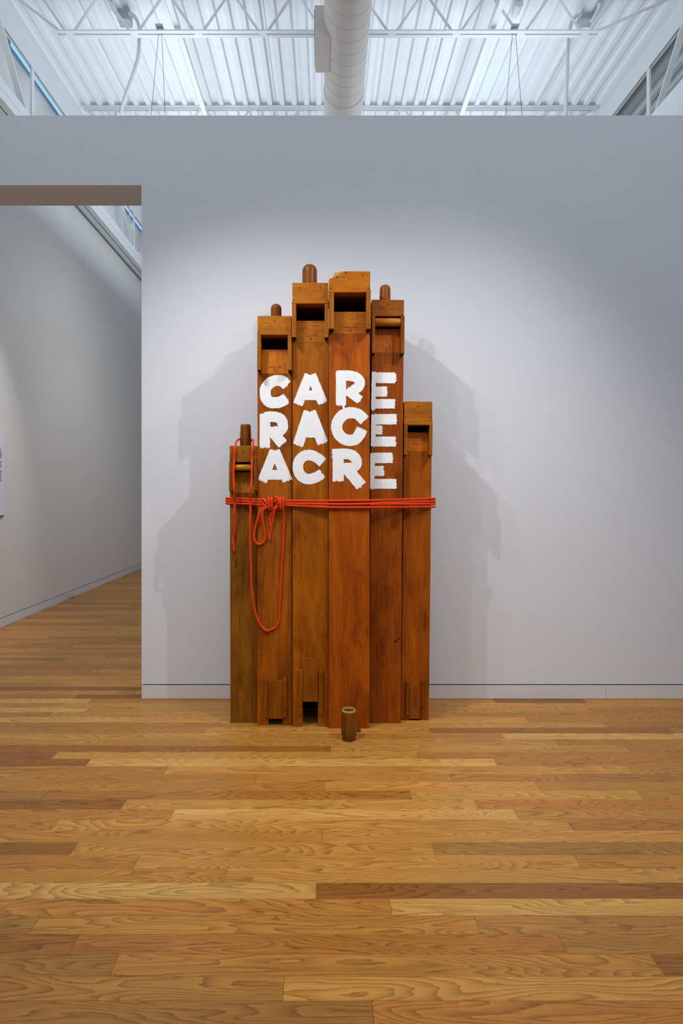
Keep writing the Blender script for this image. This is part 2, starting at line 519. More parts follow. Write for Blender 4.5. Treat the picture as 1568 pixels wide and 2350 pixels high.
# ---- ceiling: ribbed steel deck in lapped sheets under the roof slab
ceil = MB(); ceil.box(-3.37, 7.2, -4.25, 12.4, ZD+0.045, ZD+0.16)
ceil = tag(ceil.build('ceiling', M['roof']), kind='structure')
PIT = 0.1524
def deck_mesh():
    prof = []
    for i in range(6):
        x = i*PIT
        prof += [(x, 0.038), (x+0.038, 0.038), (x+0.050, 0.0), (x+0.104, 0.0), (x+0.116, 0.038)]
    prof += [(6*PIT-0.0025, 0.038), (6*PIT-0.0025, 0.030)]
    v, f = [], []
    for x, z in prof: v += [(x, -4.1, z), (x, 12.2, z)]
    for i in range(len(prof)-1):
        f.append((2*i, 2*i+2, 2*i+3, 2*i+1)[::-1])
    me = bpy.data.meshes.new('deck_sheet'); me.from_pydata(v, [], f); me.update()
    me.materials.append(M['deck']); return me
dm = deck_mesh()
x = -3.366
while x < 7.0:
    o = bpy.data.objects.new('deck_sheet', dm); COL.objects.link(o); o.location = (x, 0, ZD); o.parent = ceil
    x += 6*PIT

# ================================================================== ROOF STEEL
def angle_x(mb, x0, x1, yc, z, side, leg=0.037, t=0.006, gap=0.008, up=True):
    """steel angle along X: flat leg at z, standing leg beside the gap"""
    ya = yc + side*gap; yb = yc + side*(gap+leg)
    if up:
        mb.box(x0, x1, ya, yb, z, z+t); mb.box(x0, x1, ya, ya+side*t, z+t, z+leg)
    else:
        mb.box(x0, x1, ya, yb, z-t, z); mb.box(x0, x1, ya, ya+side*t, z-leg, z-t)

ZJB = HC + 4.445                       # bottom of the joists
def joist(Y, label):
    j = empty('bar_joist', (0, Y, ZJB)); tag(j, label, 'roof joist', 'bar joists under the deck')
    T = ZD - 0.002 - ZJB
    for s in (-1, 1):
        m = MB(); angle_x(m, -2.615, 2.65, 0, 0, s); m.build('bottom_chord', M['steel'], j)
        m = MB(); angle_x(m, -3.05, 3.42, 0, T, s, up=False); m.build('top_chord', M['steel'], j)
    bn = [-2.493 + 0.6276*k for k in range(9)]
    tn = [-2.807 + 0.6276*k for k in range(10)]
    r = 0.0125
    for k in range(9):
        for xt, sx in ((tn[k], -0.03), (tn[k+1], 0.03)):
            m = MB(); m.tube([(xt - sx, 0, T-0.012), (bn[k]+sx, 0, 0.012)], r, 8); m.build('web_bar', M['steel'], j, smooth=True)
        m = MB(); m.box(bn[k]-0.035, bn[k]+0.035, -0.0075, 0.0075, 0.0, 0.03); m.build('filler', M['steel'], j)
    for xa, xb in ((-2.56, -3.03), (2.60, 3.40)):
        m = MB(); m.tube([(xa, 0, 0.012), (xb, 0, T-0.02)], r, 8); m.build('web_bar', M['steel'], j, smooth=True)
    return j
joist(4.07, 'white bar joist under the ribbed deck just in front of the gallery partition')
joist(5.78, 'white bar joist with zigzag web bars crossing in front of the ribbed ceiling')
joist(7.49, 'white bar joist just above the partition top where the ribs seem to end')
joist(9.20, 'white bar joist farther back beyond the partition')

def girder(X, label):
    g = empty('roof_girder', (X, 0, 0)); tag(g, label, 'roof girder', 'girders along the sides of the roof')
    zt0, zt1 = ZD - 0.245, ZD - 0.003
    zb0, zb1 = HC + 1.193*3.16, HC + 1.277*3.16
    for s in (-1, 1):
        for nm, z0, z1, up in (('top_chord', zt0, zt1, False), ('bottom_chord', zb0, zb1, True)):
            m = MB()
            a, b = s*0.012, s*0.085
            if up:
                m.box(a, b, -4.0, 12.1, z0, z0+0.011); m.box(a, a+s*0.011, -4.0, 12.1, z0+0.011, z1-0.10)
                m.box(a, a+s*0.02, -4.0, 12.1, z1-0.10, z1)
            else:
                m.box(a, b, -4.0, 12.1, z1-0.011, z1); m.box(a, a+s*0.011, -4.0, 12.1, z0, z1-0.011)
            m.build(nm, M['steel'], g)
    for k in range(-5, 4):
        y = 5.78 + 1.71*k
        m = MB(); m.bar((0, y-0.02, zt0+0.06), (0, y+0.56, zb1-0.06), 0.022, 0.062, (1,0,0)); m.build('web_diagonal', M['steel'], g)
        m = MB(); m.bar((0, y+0.69, zb1-0.08), (0, y+0.69, zt0+0.06), 0.05, 0.022, (1,0,0)); m.build('web_post', M['steel'], g)
        m = MB(); m.bar((0, y+0.80, zb1-0.06), (0, y+1.66, zt0+0.06), 0.022, 0.062, (1,0,0)); m.build('web_diagonal', M['steel'], g)
    return g
girder(-3.20, 'white steel roof girder along the left wall below the blue clerestory strip')
girder(3.52, 'white steel roof girder along the right side above the right wall')

def bridging(X, label):
    m = MB(); z = ZJB + 0.052
    m.box(X-0.024, X+0.024, -4.0, 12.1, z, z+0.004); m.box(X+0.019, X+0.024, -4.0, 12.1, z+0.004, z+0.052)
    tag(m.build('bridging_bar', M['steel']), label, 'brace', 'bridging bars over the joists')
bridging(-1.445, 'thin white bridging bar running away over the joists, left of the duct')
bridging(1.625, 'thin white bridging bar running away over the joists, right of the duct')

# ---- ventilation duct with spiral seams and a register box
DX, DZ, DR = 0.185, HC + 4.096, 0.200
duct = empty('air_duct', (DX, 4.0, DZ)); tag(duct, 'round white spiral duct running back over the partition, with boxed side register', 'duct')
def ring_y(mb, y0, y1, r, n=40, ca=False):
    v = []
    for y in (y0, y1):
        for k in range(n):
            a = 2*math.pi*k/n; v.append((r*math.cos(a), y, r*math.sin(a)))
    f = [(k, (k+1) % n, n+(k+1) % n, n+k) for k in range(n)]
    f += [tuple(reversed(range(n))), tuple(range(n, 2*n))]
    mb.add(v, f)
m = MB(); ring_y(m, -7.5, 8.0, DR, 48); m.build('tube', M['duct'], duct, smooth=True)
def helix(turns0, turns1, pitch, y0):
    pts = []
    n = 36
    for i in range(int((turns1-turns0)*n)+1):
        a = 2*math.pi*i/n
        pts.append(((DR+0.0006)*math.cos(a), y0 + (turns0 + i/n)*pitch, (DR+0.0006)*math.sin(a)))
    return pts
m = MB(); m.tube(helix(0, 34, 0.143, -1.09), 0.0017, 5); m.build('spiral_seam', M['duct_seam'], duct, smooth=True)
m = MB(); ring_y(m, 2.05, 2.30, DR+0.006, 48); m.build('coupling', M['duct'], duct, smooth=True)
# register box (front face 5.18 m away, 0.43 m deep)
yA, yB = 5.177-4.0, 5.608-4.0
zb = HC + 3.95 - DZ; zt = zb + 0.285
xa = (722.5-VX)/F*5.177 - DX
reg = MB(); reg.box(xa, -0.10, yA, yB, zb, zt); reg = reg.build('register_box', M['duct'], duct, bevel=0.003)
m = MB(); m.box(xa-0.006, xa, yA+0.02, yB-0.02, zb+0.02, zt-0.02)
m.build('register_grille', M['galv'], reg)
fl = MB(); fl.prism_yz([(yA-0.0, zb-0.004), (yB+0.025, zb-0.004), (yB+0.0, zb+0.002), (yA, zb+0.002)], -0.106, -0.082)
fl.build('flange', M['duct'], reg)
for q in (0.08, 0.5, 0.92):
    m = MB(); m.lathe([(0.004, zb-0.007), (0.004, zb-0.003)], -0.094, yA + (yB-yA)*q, 8); m.build('screw', M['dark'], reg)

# ---- conduits, boxes, suspension wires and the hung track behind the partition
ZT = 4.86
for xs, lab in ((-2.30, 'white light track hung by wires behind the partition, left half'), (0.35, 'white light track hung by wires behind the partition, right half')):
    t = MB(); t.box(xs, xs+2.2, 5.76, 5.80, ZT, ZT+0.035)
    tag(t.build('light_track', M['steel'], bevel=0.003), lab, 'light track', 'light tracks hung behind the partition')
for (px, py, d, lab) in ((368, 71, 5.78, 'thin pair of steel wires hanging from the joist, left of the duct'),
                         (1180, 74, 5.78, 'thin pair of steel wires hanging from the joist, right of the duct')):
    c = P(px, py, d); xl = P(px-21, 262, d).x; xr = P(px+11, 262, d).x
    if px > 700: xl, xr = P(1160.5, 262, d).x, P(1198, 262, d).x
    e = empty('hanger_wire', c); tag(e, lab, 'wire', 'hanger wires of the light tracks')
    zj = ZJB + 0.05
    m = MB(); m.box(-0.035, 0.035, -0.062, 0.062, zj-c.z, zj+0.006-c.z); m.build('hanger_plate', M['galv'], e)
    for xx, dx in ((xl, -0.012), (xr, 0.012)):
        f = (zj - ZT - 0.04)/(zj - P(px, 262, d).z)
        m = MB(); m.tube([(dx, 0, zj-c.z), (dx + (xx-c.x-dx)*f, 0, ZT+0.036-c.z)], 0.0022, 6); m.build('strand', M['wire'], e)

def junction(px0, px1, py0, py1, d, label, nm='junction_box'):
    a, b = P(px0, py1, d), P(px1, py0, d)
    e = empty(nm, ((a.x+b.x)/2, d+0.05, a.z)); tag(e, label, 'electrical box', 'junction boxes on the deck')
    hw = (b.x-a.x)/2
    m = MB(); m.box(-hw, hw, -0.055, 0.055, 0.004, ZD-0.002-a.z if nm == 'junction_box' else 0.06); m.build('box', M['galv'], e, bevel=0.004)
    m = MB(); m.box(-hw*1.02, hw*1.02, -0.058, 0.058, 0.0, 0.004); m.build('cover', M['galv'], e)
    for sx in (-1, 1):
        for sy in (-1, 1):
            m = MB(); m.lathe([(0.004, -0.002), (0.004, 0.001)], sx*hw*0.85, sy*0.045, 8); m.build('screw', M['dark'], e)
    return e, hw
jl, hwl = junction(269, 297, 24, 44, 5.96, 'grey metal junction box on the deck with conduit curving out, left side')
jr, hwr = junction(1334, 1365, 24, 44, 6.00, 'grey metal junction box on the deck with conduit dropping down, right side')
def conduit(pts, label, r=0.0165, grp='conduits on the deck'):
    m = MB(); m.tube(catmull(pts, 8), r, 10)
    return tag(m.build('conduit', M['conduit'], smooth=True), label, 'conduit', grp)
d = 5.95
conduit([P(296, 30, d), P(305, 34, d), P(314, 46, d), P(319, 62, d), P(320, 90, d), P(317, 130, d), P(307, 165, d), P(293, 205, d),
         P(281, 240, d), P(274, 268, d), Vector((P(272, 300, d).x, d-0.05, ZT+0.30)), Vector((P(270, 320, d).x, 5.84, ZT+0.05))],
        'grey conduit curving from the left junction box down behind the partition')
d = 6.0
conduit([P(1336, 33, d), P(1322, 38, d), P(1312, 52, d), P(1307, 76, d), P(1304, 110, d), P(1302, 170, d), P(1299, 262, d),
         Vector((P(1298, 290, d).x, d-0.03, ZT+0.30)), Vector((P(1297, 320, d).x, 5.84, ZT+0.05))],
        'grey conduit dropping straight from the right junction box behind the partition')
conduit([(jl.location.x-0.03, 5.96, ZD-0.10), (jl.location.x-0.08, 5.88, ZD-0.05), (jl.location.x-0.08, 5.83, ZD-0.03)],
        'pale conduit looping from the left junction box toward the viewer', 0.02)
conduit([(jr.location.x+0.035, 6.0, ZD-0.10), (jr.location.x+0.06, 5.90, ZD-0.05), (jr.location.x+0.05, 5.84, ZD-0.03)],
        'pale conduit looping from the right junction box toward the viewer', 0.02)
conduit([(jr.location.x-0.02, 6.1, ZD-0.018), (jr.location.x-0.02, 7.4, ZD-0.018)],
        'thin conduit clipped along the deck behind the right junction box', 0.012)
m = MB(); m.tube([(1.90, 5.835, ZD-0.045), (1.90, 5.94, ZD-0.045), (1.90, 5.99, ZD-0.045)], [0.042, 0.042, 0.030], 16)
tag(m.build('roof_pipe', M['steel'], smooth=True), 'short white pipe end along the deck, right of the duct', 'pipe')
# small box on the far left girder, seen through the doorway
bx = empty('switch_box', (-3.10, 9.39, HC+4.13)); tag(bx, 'small square box on the far girder seen through the doorway', 'electrical box')
m = MB(); m.box(-0.05, 0.045, -0.04, 0.0, 0, 0.085); m.build('box', M['plastic'], bx, bevel=0.004)
m = MB(); m.tube([(0, -0.02, 0.085), (0, -0.02, 0.40)], 0.008, 8); m.build('feed', M['conduit'], bx)

# ---- outlet and text panel on the left wall beyond the doorway
YO = 1.4*F/(1371-VY)
ot = empty('wall_outlet', (XL+0.001, YO, 0.012)); tag(ot, 'white socket outlet set in the left baseboard beyond the doorway', 'outlet')
m = MB(); m.box(0.0002, 0.006, -0.20, 0.02, 0.0, 0.072); m.build('plate', M['plastic'], ot, bevel=0.0015)
for dy in (-0.135, -0.045):
    m = MB(); m.box(0.006, 0.0085, dy-0.032, dy+0.032, 0.014, 0.058); m.build('socket', M['plastic'], ot, bevel=0.001)
    for zz, yy in ((0.042, -0.012), (0.042, 0.012), (0.022, 0.0)):
        m = MB(); m.box(0.0085, 0.0092, dy+yy-0.003, dy+yy+0.003, zz-0.007, zz+0.007); m.build('slot', M['dark'], ot)
YP = 3.33*F/(VX-7)
zp0, zp1 = HC + (VY-1184)/F*YP, HC + (VY-986)/F*YP
tp = empty('text_panel', (XL+0.004, YP-0.7, zp0)); tag(tp, 'white exhibition text panel on the left wall at the picture edge', 'sign')
m = MB(); m.box(0.0, 0.006, -0.15, 0.70, 0.006, zp1-zp0); m.build('board', M['panel'], tp, bevel=0.001)
m = MB(); m.box(0.0, 0.012, -0.15, 0.70, 0.0, 0.006); m.build('shadow_edge', M['dark'], tp)  # dark strip standing in for the shadow line under the panel
tl = MB(); yy = 1031.5
for n_l in (6, 4, 7):
    for i in range(n_l):
        z = HC + (VY-yy)/F*6.09 - zp0
        endy = 0.66 - random.uniform(0.0, 0.02)
        y = endy
        while y > -0.08:
            L = random.uniform(0.02, 0.06); tl.box(0.006, 0.0066, y-L, y, z-0.0035, z+0.0035); y -= L + 0.012
        yy += 3.6
    yy += 7.0
tl.build('text_lines', M['letter_ink'], tp)

# ================================================================== THE ORGAN PIPES
YB = 3.82
def wood_set(tag_, face_l, face_d, cap_l, cap_d, seed):
    return {'face': pipe_wood('pipe_wood_'+tag_, srgb(*[int(c*0.94) for c in face_l]), srgb(*[int(c*0.92) for c in face_d]), 'Z', seed, 0.75),
            'cap': pipe_wood('cap_wood_'+tag_, srgb(*[int(c*0.92) for c in cap_l]), srgb(*[int(c*0.90) for c in cap_d]), 'X', seed+0.4, 0.35),
            'ear': pipe_wood('ear_wood_'+tag_, srgb(*[int(c*0.92) for c in cap_l]), srgb(*[int(c*0.72) for c in cap_d]), 'Z', seed+0.8, 0.6),
            'lip': pipe_wood('lip_wood_'+tag_, srgb(*[min(255, int(c*1.12)) for c in face_l]), srgb(*face_l), 'Z', seed+2.1, 0.1),
            'slide': pipe_wood('slide_wood_'+tag_, srgb(*[int(c*0.85) for c in face_l]), srgb(*[int(c*0.80) for c in face_d]), 'Z', seed+1.3, 0.55)}

def text_mesh(body, size, spread=1.0):
    cu = bpy.data.curves.new('stamp', 'FONT'); cu.body = body; cu.size = size
    cu.align_x = 'CENTER'; cu.align_y = 'CENTER'; cu.space_character = spread
    ob = bpy.data.objects.new('stamp', cu); COL.objects.link(ob)
    bpy.context.view_layer.update()
    me = bpy.data.meshes.new_from_object(ob.evaluated_get(bpy.context.evaluated_depsgraph_get()))
    v = [tuple(p.co) for p in me.vertices]; f = [tuple(p.vertices) for p in me.polygons]
    bpy.data.objects.remove(ob); bpy.data.curves.remove(cu); bpy.data.meshes.remove(me)
    return v, f

class Pipe:
    def __init__(s, q):
        s.q = q; s.ang = q.get('ang', 0.0); s.Y = q['Y']
        cx = (q['xb'][0]+q['xb'][1])/2
        s.base = Vector(((cx-VX)/F*s.Y, s.Y, 0.0))
        s.root = empty('organ_pipe', s.base, (0, s.ang, 0))
        tag(s.root, q['label'], 'organ pipe', 'wooden organ pipes roped in a bundle')
        s.m = q['mats']
    def L(s, x, y, dy=0.0):
        """pixel -> pipe-local point on the plane dy behind (+) or before (-) the pipe's front"""
        w = P(x, y, s.Y+dy) - s.base; c, n = math.cos(s.ang), math.sin(s.ang)
        return Vector((w.x*c - w.z*n, w.y, w.x*n + w.z*c))
    def rect(s, x0, y0, x1, y1, dy):
        a = s.L(x0, y1, dy); b = s.L(x1, y0, dy); return a.x, b.x, a.z, b.z

def build_pipe(q):
    p = Pipe(q); R = p.root; m_ = p.m
    D = YB - p.Y; EP, CP = q.get('ep', 0.062), q.get('cp', 0.045)
    xl = p.L(q['x0'], q['ytop']).x; xr = p.L(q['x1'], q['ytop']).x
    ztop = p.L(q['x0'], q['ytop'], -CP).z
    zcap = p.L(q['x0'], q['ycap'], -CP).z
    zmouth = p.L(q['x0'], q['ymouth'], 0.009).z
    zlip = p.L(q['x0'], q['ylip']).z
    th = 0.022
    # front board with the slot for the tuning slide
    fb = MB()
    if 'slide' in q:
        sl = q['slide']
        a = p.L(sl['slot'][0], 1640).x; b = p.L(sl['slot'][1], 1640).x; zs = p.L(0, sl['slot'][2]).z + 0.05
        fb.box(xl, a, 0, th, 0, zs); fb.box(b, xr, 0, th, 0, zs); fb.box(xl, xr, 0, th, zs, zlip)
    else:
        fb.box(xl, xr, 0, th, 0, zlip)
    fb.build('front_board', m_['face'], R, bevel=0.0015)
    for a, b in ((xl, xl+0.018), (xr-0.018, xr)):
        s = MB(); s.box(a, b, th+0.0004, D-0.018, 0, zcap-0.0004); s.build('side_board', m_['face'], R)
        s = MB(); s.box(a, b, 0.0, th, zlip+0.0004, zcap-0.0004); s.build('cheek', m_['ear'], R)
    s = MB(); s.box(xl, xr, D-0.0178, D, 0, zcap-0.0004); s.build('back_board', m_['face'], R)
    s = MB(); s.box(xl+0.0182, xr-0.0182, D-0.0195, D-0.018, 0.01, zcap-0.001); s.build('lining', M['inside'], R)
    # lip that slopes inward to the mouth
    s = MB(); N = 8; pts = []
    for i in range(N+1):
        t = i/N; yy = 0.009*(t if not q.get('hollow') else t*t*(3-2*t)*0.9+0.1*t)
        pts.append((yy, zlip + 0.0005 + (zmouth-zlip)*t))
    s.prism_yz(pts + [(y+0.012, z) for y, z in reversed(pts)], xl+0.0185, xr-0.0185)
    s.build('upper_lip', m_['cap'] if q.get('lipx') else m_['lip'], R)
    # cap block closing the end
    cl = p.L(q['cap'][0], q['ytop'], -CP).x; cr = p.L(q['cap'][1], q['ytop'], -CP).x
    s = MB()
    if q.get('chip'):
        z1 = p.L(0, 642, -CP).z; xk = p.L(769, 622, -CP).x
        zz = lambda y: p.L(0, y, -CP).z; xx = lambda x: p.L(x, 640, -CP).x
        s.prism_xz([(cl, zcap), (cr, zcap), (cr, ztop-0.004), (cr-0.005, ztop), (xx(790), ztop), (xx(773), zz(634)), (xx(764), zz(637.5)), (xx(757.5), zz(639)), (cl+0.001, zz(643))], -CP, -CP+0.028)
        s.prism_xz([(cl, zcap), (cr, zcap), (cr, ztop-0.004), (cr-0.005, ztop), (xx(769), ztop), (xx(766), zz(629)), (xx(759), zz(636.5)), (cl+0.001, zz(642))], -CP+0.0281, D)
        cap = s.build('cap', m_['cap'], R, bevel=0.002)
        c2 = MB()
        c2.add([(xx(769.5), -CP+0.026, ztop-0.0005), (xx(790), -CP-0.0004, ztop-0.0005), (xx(773), -CP-0.0004, zz(634)), (xx(764), -CP-0.0004, zz(637.5)), (xx(757.5), -CP-0.0004, zz(639)),
                (cl+0.002, -CP+0.0, zz(642.6)), (xx(759), -CP+0.027, zz(636.7)), (xx(766), -CP+0.027, zz(629.2))],
               [(0,1,2), (0,2,7), (2,3,7), (3,6,7), (3,4,6), (4,5,6)][::1])
        c2.f = [f[::-1] for f in c2.f]
        c2.build('chipped_corner', M['bare'], R, solid=0.001)['label'] = 'bare pale wood where the corner broke off'
    else:
        s.box(cl, cr, -CP, D, zcap, ztop); cap = s.build('cap', m_['cap'], R, bevel=0.0025)
    for sx, sy in q['screws']:
        c = p.L(sx, sy, -CP); s = MB()
        n = 12; v = [(c.x, -CP-0.0012, c.z)]
        rr = 0.0043
        for k in range(n):
            a = 2*math.pi*k/n; v.append((c.x+rr*math.cos(a), -CP-0.0004, c.z+rr*math.sin(a)))
        for k in range(n):
            a = 2*math.pi*k/n; v.append((c.x+rr*math.cos(a), -CP+0.004, c.z+rr*math.sin(a)))
        s.add(v, [(0, k+1, (k+1) % n+1) for k in range(n)] + [(k+1, n+k+1, n+(k+1) % n+1, (k+1) % n+1) for k in range(n)])
        s.box(c.x-0.0038, c.x+0.0038, -CP-0.0016, -CP-0.0006, c.z-0.0006, c.z+0.0006)
        s.build('screw', M['screw'], R)
    # ledge under the cap
    zear_t = zcap - 0.0005
    if 'yledge' in q:
        a, b, z0, z1 = p.rect(q['ears'][0]-0.3, q['yledge'], q['ears'][3]+0.3, q['ycap'], -EP)
        z0 = p.L(0, q['yledge'], -EP).z
        s = MB(); s.box(a, b, -EP, 0.02, z0, zcap-0.0005); s.build('ledge', m_['cap'], R, bevel=0.002)
        zear_t = z0 - 0.0005
    # ears beside the mouth
    e0, e1, e2, e3 = q['ears']; zeb = p.L(0, q['year'], -EP).z
    for a, b in ((e0, e1), (e2, e3)):
        xa, xb = p.L(a, 900, -EP).x, p.L(b, 900, -EP).x
        if p.ang:
            ym = (q['year']+q['ycap'])/2; xa, xb = p.L(a, ym, -EP).x, p.L(b, ym, -EP).x
        s = MB(); s.box(xa, xb, -EP, -0.0004, zeb+0.0012, zear_t); ear = s.build('ear', m_['ear'], R, bevel=0.002)
        s = MB(); s.box(xa+0.0005, xb-0.0005, -EP+0.0005, -0.001, zeb-0.0002, zeb+0.001); s.build('end_grain', M['endgrain'], ear)
        for t in (0.12, 0.38, 0.64, 0.9):
            z = zeb + (zear_t-zeb)*t; xc = (xa+xb)/2
            s = MB(); s.add([(xc+0.0022*math.cos(k*math.pi/4), -EP-0.0004, z+0.0022*math.sin(k*math.pi/4)) for k in range(8)], [tuple(range(8))])
            s.build('nail', M['screw'], ear, solid=0.0003)
    if 'roller' in q:
        x0, x1, y0, y1 = q['roller']
        a, b, z0, z1 = p.rect(x0, y0, x1, y1, -0.04)
        s = MB(); zc = (z0+z1)/2; r = (z1-z0)/2
        s.tube([(a, -0.035, zc), (a+0.004, -0.035, zc), (b-0.004, -0.035, zc), (b, -0.035, zc)], [r*0.9, r, r, r*0.9], 20)
        s.build('roller', M['roller'], R, smooth=True)
    # turned foot on top
    if 'peg' in q:
        x0, x1, yt, flat_top = q['peg']
        cy = D*0.45
        zt = p.L(0, yt, cy).z; r = (p.L(x1, q['ytop'], cy).x - p.L(x0, q['ytop'], cy).x)/2
        cx = (p.L(x1, q['ytop'], cy).x + p.L(x0, q['ytop'], cy).x)/2
        prof = [(r, ztop)]
        if flat_top:
            prof += [(r*1.0, ztop+0.06), (r*0.93, zt-0.015), (r*0.88, zt-0.006), (r*0.78, zt-0.001), (r*0.6, zt)]
        else:
            H = r*0.95
            prof += [(r*0.985, zt-H)]
            for i in range(1, 8):
                a = i/8*math.pi/2; prof.append((r*0.985*math.cos(a)**0.75, zt-H+H*math.sin(a)))
            prof.append((r*0.12, zt))
        s = MB(); s.lathe(prof, cx, cy, 32); foot = s.build('foot', M['foot'], R, smooth=True)
        if flat_top:
            s = MB(); s.lathe([(r*1.02, ztop+0.004), (r*1.02, ztop+0.011)], cx, cy, 32); s.build('foot_band', M['dark'], R, smooth=True)
    # tuning slide low down
    if 'slide' in q:
        sl = q['slide']
        x0, x1, y0, y1 = sl['panel']
        a, b, z0, z1 = p.rect(x0, y0, x1, y1, -0.008)
        s = MB()
        if 'wide' in sl:
            wa, wb = p.L(sl['wide'][0], 1530, -0.008).x, p.L(sl['wide'][1], 1530, -0.008).x; zw = p.L(0, sl['wide'][2], -0.008).z
            s.prism_xz([(a, z0), (b, z0), (b, zw), (wb, zw+0.006), (wb, z1), (wa, z1), (wa, zw+0.006), (a, zw)], -0.009, -0.0004)
        else:
            s.box(a, b, -0.009, -0.0004, z0, z1)
        s.build('tuning_slide', m_['slide'], R, bevel=0.0015)
        for x0, x1, y0, y1 in sl['rails']:
            a, b, z0, z1 = p.rect(x0, y0, x1, y1, -0.022)
            s = MB(); s.box(a, b, -0.022, -0.0004, z0, z1); rl = s.build('rail', m_['slide'], R, bevel=0.004, seg=3)
            for t in (0.14, 0.80):
                z = z1 + (z0-z1)*t; xc = (a+b)/2
                s = MB(); s.add([(xc+0.0034*math.cos(k*math.pi/4), -0.0224, z+0.0044*math.sin(k*math.pi/4)) for k in range(8)], [tuple(range(8))])
                s.build('screw', M['screw'], rl, solid=0.0005)
    # stamps, upside down on the lip
    for body, x, y, size in q.get('stamps', ()):
        v, f = text_mesh(body, size)
        c = p.L(x, y, 0.012)
        slope = 0.009/(zmouth-zlip)
        vv = [(c.x - a, max(0.0, (c.z-b-zlip))*slope - 0.0006, c.z - b) for a, b, _ in v]
        s = MB(); s.add(vv, f); s.build('stamp', M['ink'], R)
    for kx, ky, w_, h_ in q.get('marks', ()):
        c = p.L(kx, ky); s = MB(); n = 10
        s.add([(c.x + w_*math.cos(2*math.pi*k/n)*random.uniform(0.7, 1.2), -0.0004, c.z + h_*math.sin(2*math.pi*k/n)*random.uniform(0.7, 1.2)) for k in range(n)], [tuple(range(n))])
        s.build('knot_hole', M['inside'], R, solid=0.0004)
    return p

# brush strokes: each bristle is a narrow ribbon with its own ragged ends
def stroke(mb, p, pts, width, lift, seed, bow=0.0):
    rnd = random.Random(seed)
    c = [p.L(x, y, -0.001) for x, y in pts]
    path = catmull(c, 8) if len(c) > 2 else [c[0].lerp(c[1], i/10) for i in range(11)]
    W = width/F*p.Y; nb = 18
    seg = [0.0]
    for i in range(1, len(path)): seg.append(seg[-1] + (path[i]-path[i-1]).length)
    Ltot = seg[-1]
    def at(sv):
        if sv <= 0: t = (path[1]-path[0]).normalized(); return path[0] + t*sv, t
        if sv >= Ltot: t = (path[-1]-path[-2]).normalized(); return path[-1] + t*(sv-Ltot), t
        for i in range(1, len(path)):
            if seg[i] >= sv:
                u = (sv-seg[i-1])/max(1e-9, seg[i]-seg[i-1])
                a = (path[i]-path[i-1]).normalized()
                tn = (path[min(i+1, len(path)-1)]-path[i]).normalized() if i < len(path)-1 else a
                tp_ = (path[i-1]-path[i-2]).normalized() if i > 1 else a
                t = ((tp_+a)*(1-u) + (a+tn)*u).normalized()
                return path[i-1].lerp(path[i], u), t
    n = max(8, int(Ltot/0.006))
    so = rnd.uniform(0, 30)
    # neighbouring bristles share edges so that the stroke stays closed along its length
    ends = []
    for b in range(nb):
        e = abs((b+0.5)/nb*2-1)
        ends.append((rnd.gauss(0, 0.0018) + 0.004*max(0, e-0.8)/0.2, rnd.gauss(0, 0.0026) + 0.004*max(0, e-0.8)/0.2))
    wob = [rnd.uniform(-0.0012, 0.0012) for _ in range(n+1)]; wob2 = [rnd.uniform(-0.0012, 0.0012) for _ in range(n+1)]
    for b in range(nb):
        a0, a1 = ends[b]
        base = len(mb.v)
        for i in range(n+1):
            sv = a0 + (Ltot - a1 - a0)*i/n
            q_, t = at(sv); nn = Vector((-t.z, 0, t.x))
            for k in (b, b+1):
                off = (k/nb - 0.5)*W
                if k == 0: off += wob[i]
                if k == nb: off += wob2[i]
                v = q_ + nn*off
                mb.uv[len(mb.v)] = (sv + so, off + so)
                mb.v.append((v.x, -0.0010 - lift, v.z))
        for i in range(n):
            a = base + 2*i
            mb.f.append((a, a+2, a+3, a+1))

def letter(p, strokes, origin, scale, seed, nm='painted_letter', label=None):
    mb = MB()
    for i, (pts, w) in enumerate(strokes):
        stroke(mb, p, [(origin[0]+x/scale, origin[1]+y/scale) for x, y in pts], w*1.06/scale, 0.00035*i, seed*10+i)
    # make every face look toward the viewer (-Y)
    fixed = []
    for f in mb.f:
        a, b, c = (Vector(mb.v[k]) for k in f[:3])
        fixed.append(f if (b-a).cross(c-a).y < 0 else f[::-1])
    mb.f = fixed
    o = mb.build(nm, M['paint'], p.root, solid=0.0004)
    if label: o['label'] = label
    return o

W1 = wood_set('a', (176, 112, 24), (130, 76, 14), (188, 116, 26), (150, 88, 18), 1.0)
W2 = wood_set('b', (198, 110, 16), (156, 78, 10), (204, 124, 18), (176, 98, 14), 2.0)
W3 = wood_set('c', (204, 116, 14), (164, 84, 8), (210, 126, 16), (184, 102, 12), 3.0)
W4 = wood_set('d', (212, 108, 14), (172, 78, 8), (212, 126, 16), (188, 102, 12), 4.0)
W5 = wood_set('e', (186, 94, 14), (144, 64, 8), (194, 108, 18), (146, 76, 12), 5.0)
W6 = wood_set('f', (202, 108, 16), (160, 74, 10), (208, 124, 22), (168, 94, 16), 6.0)

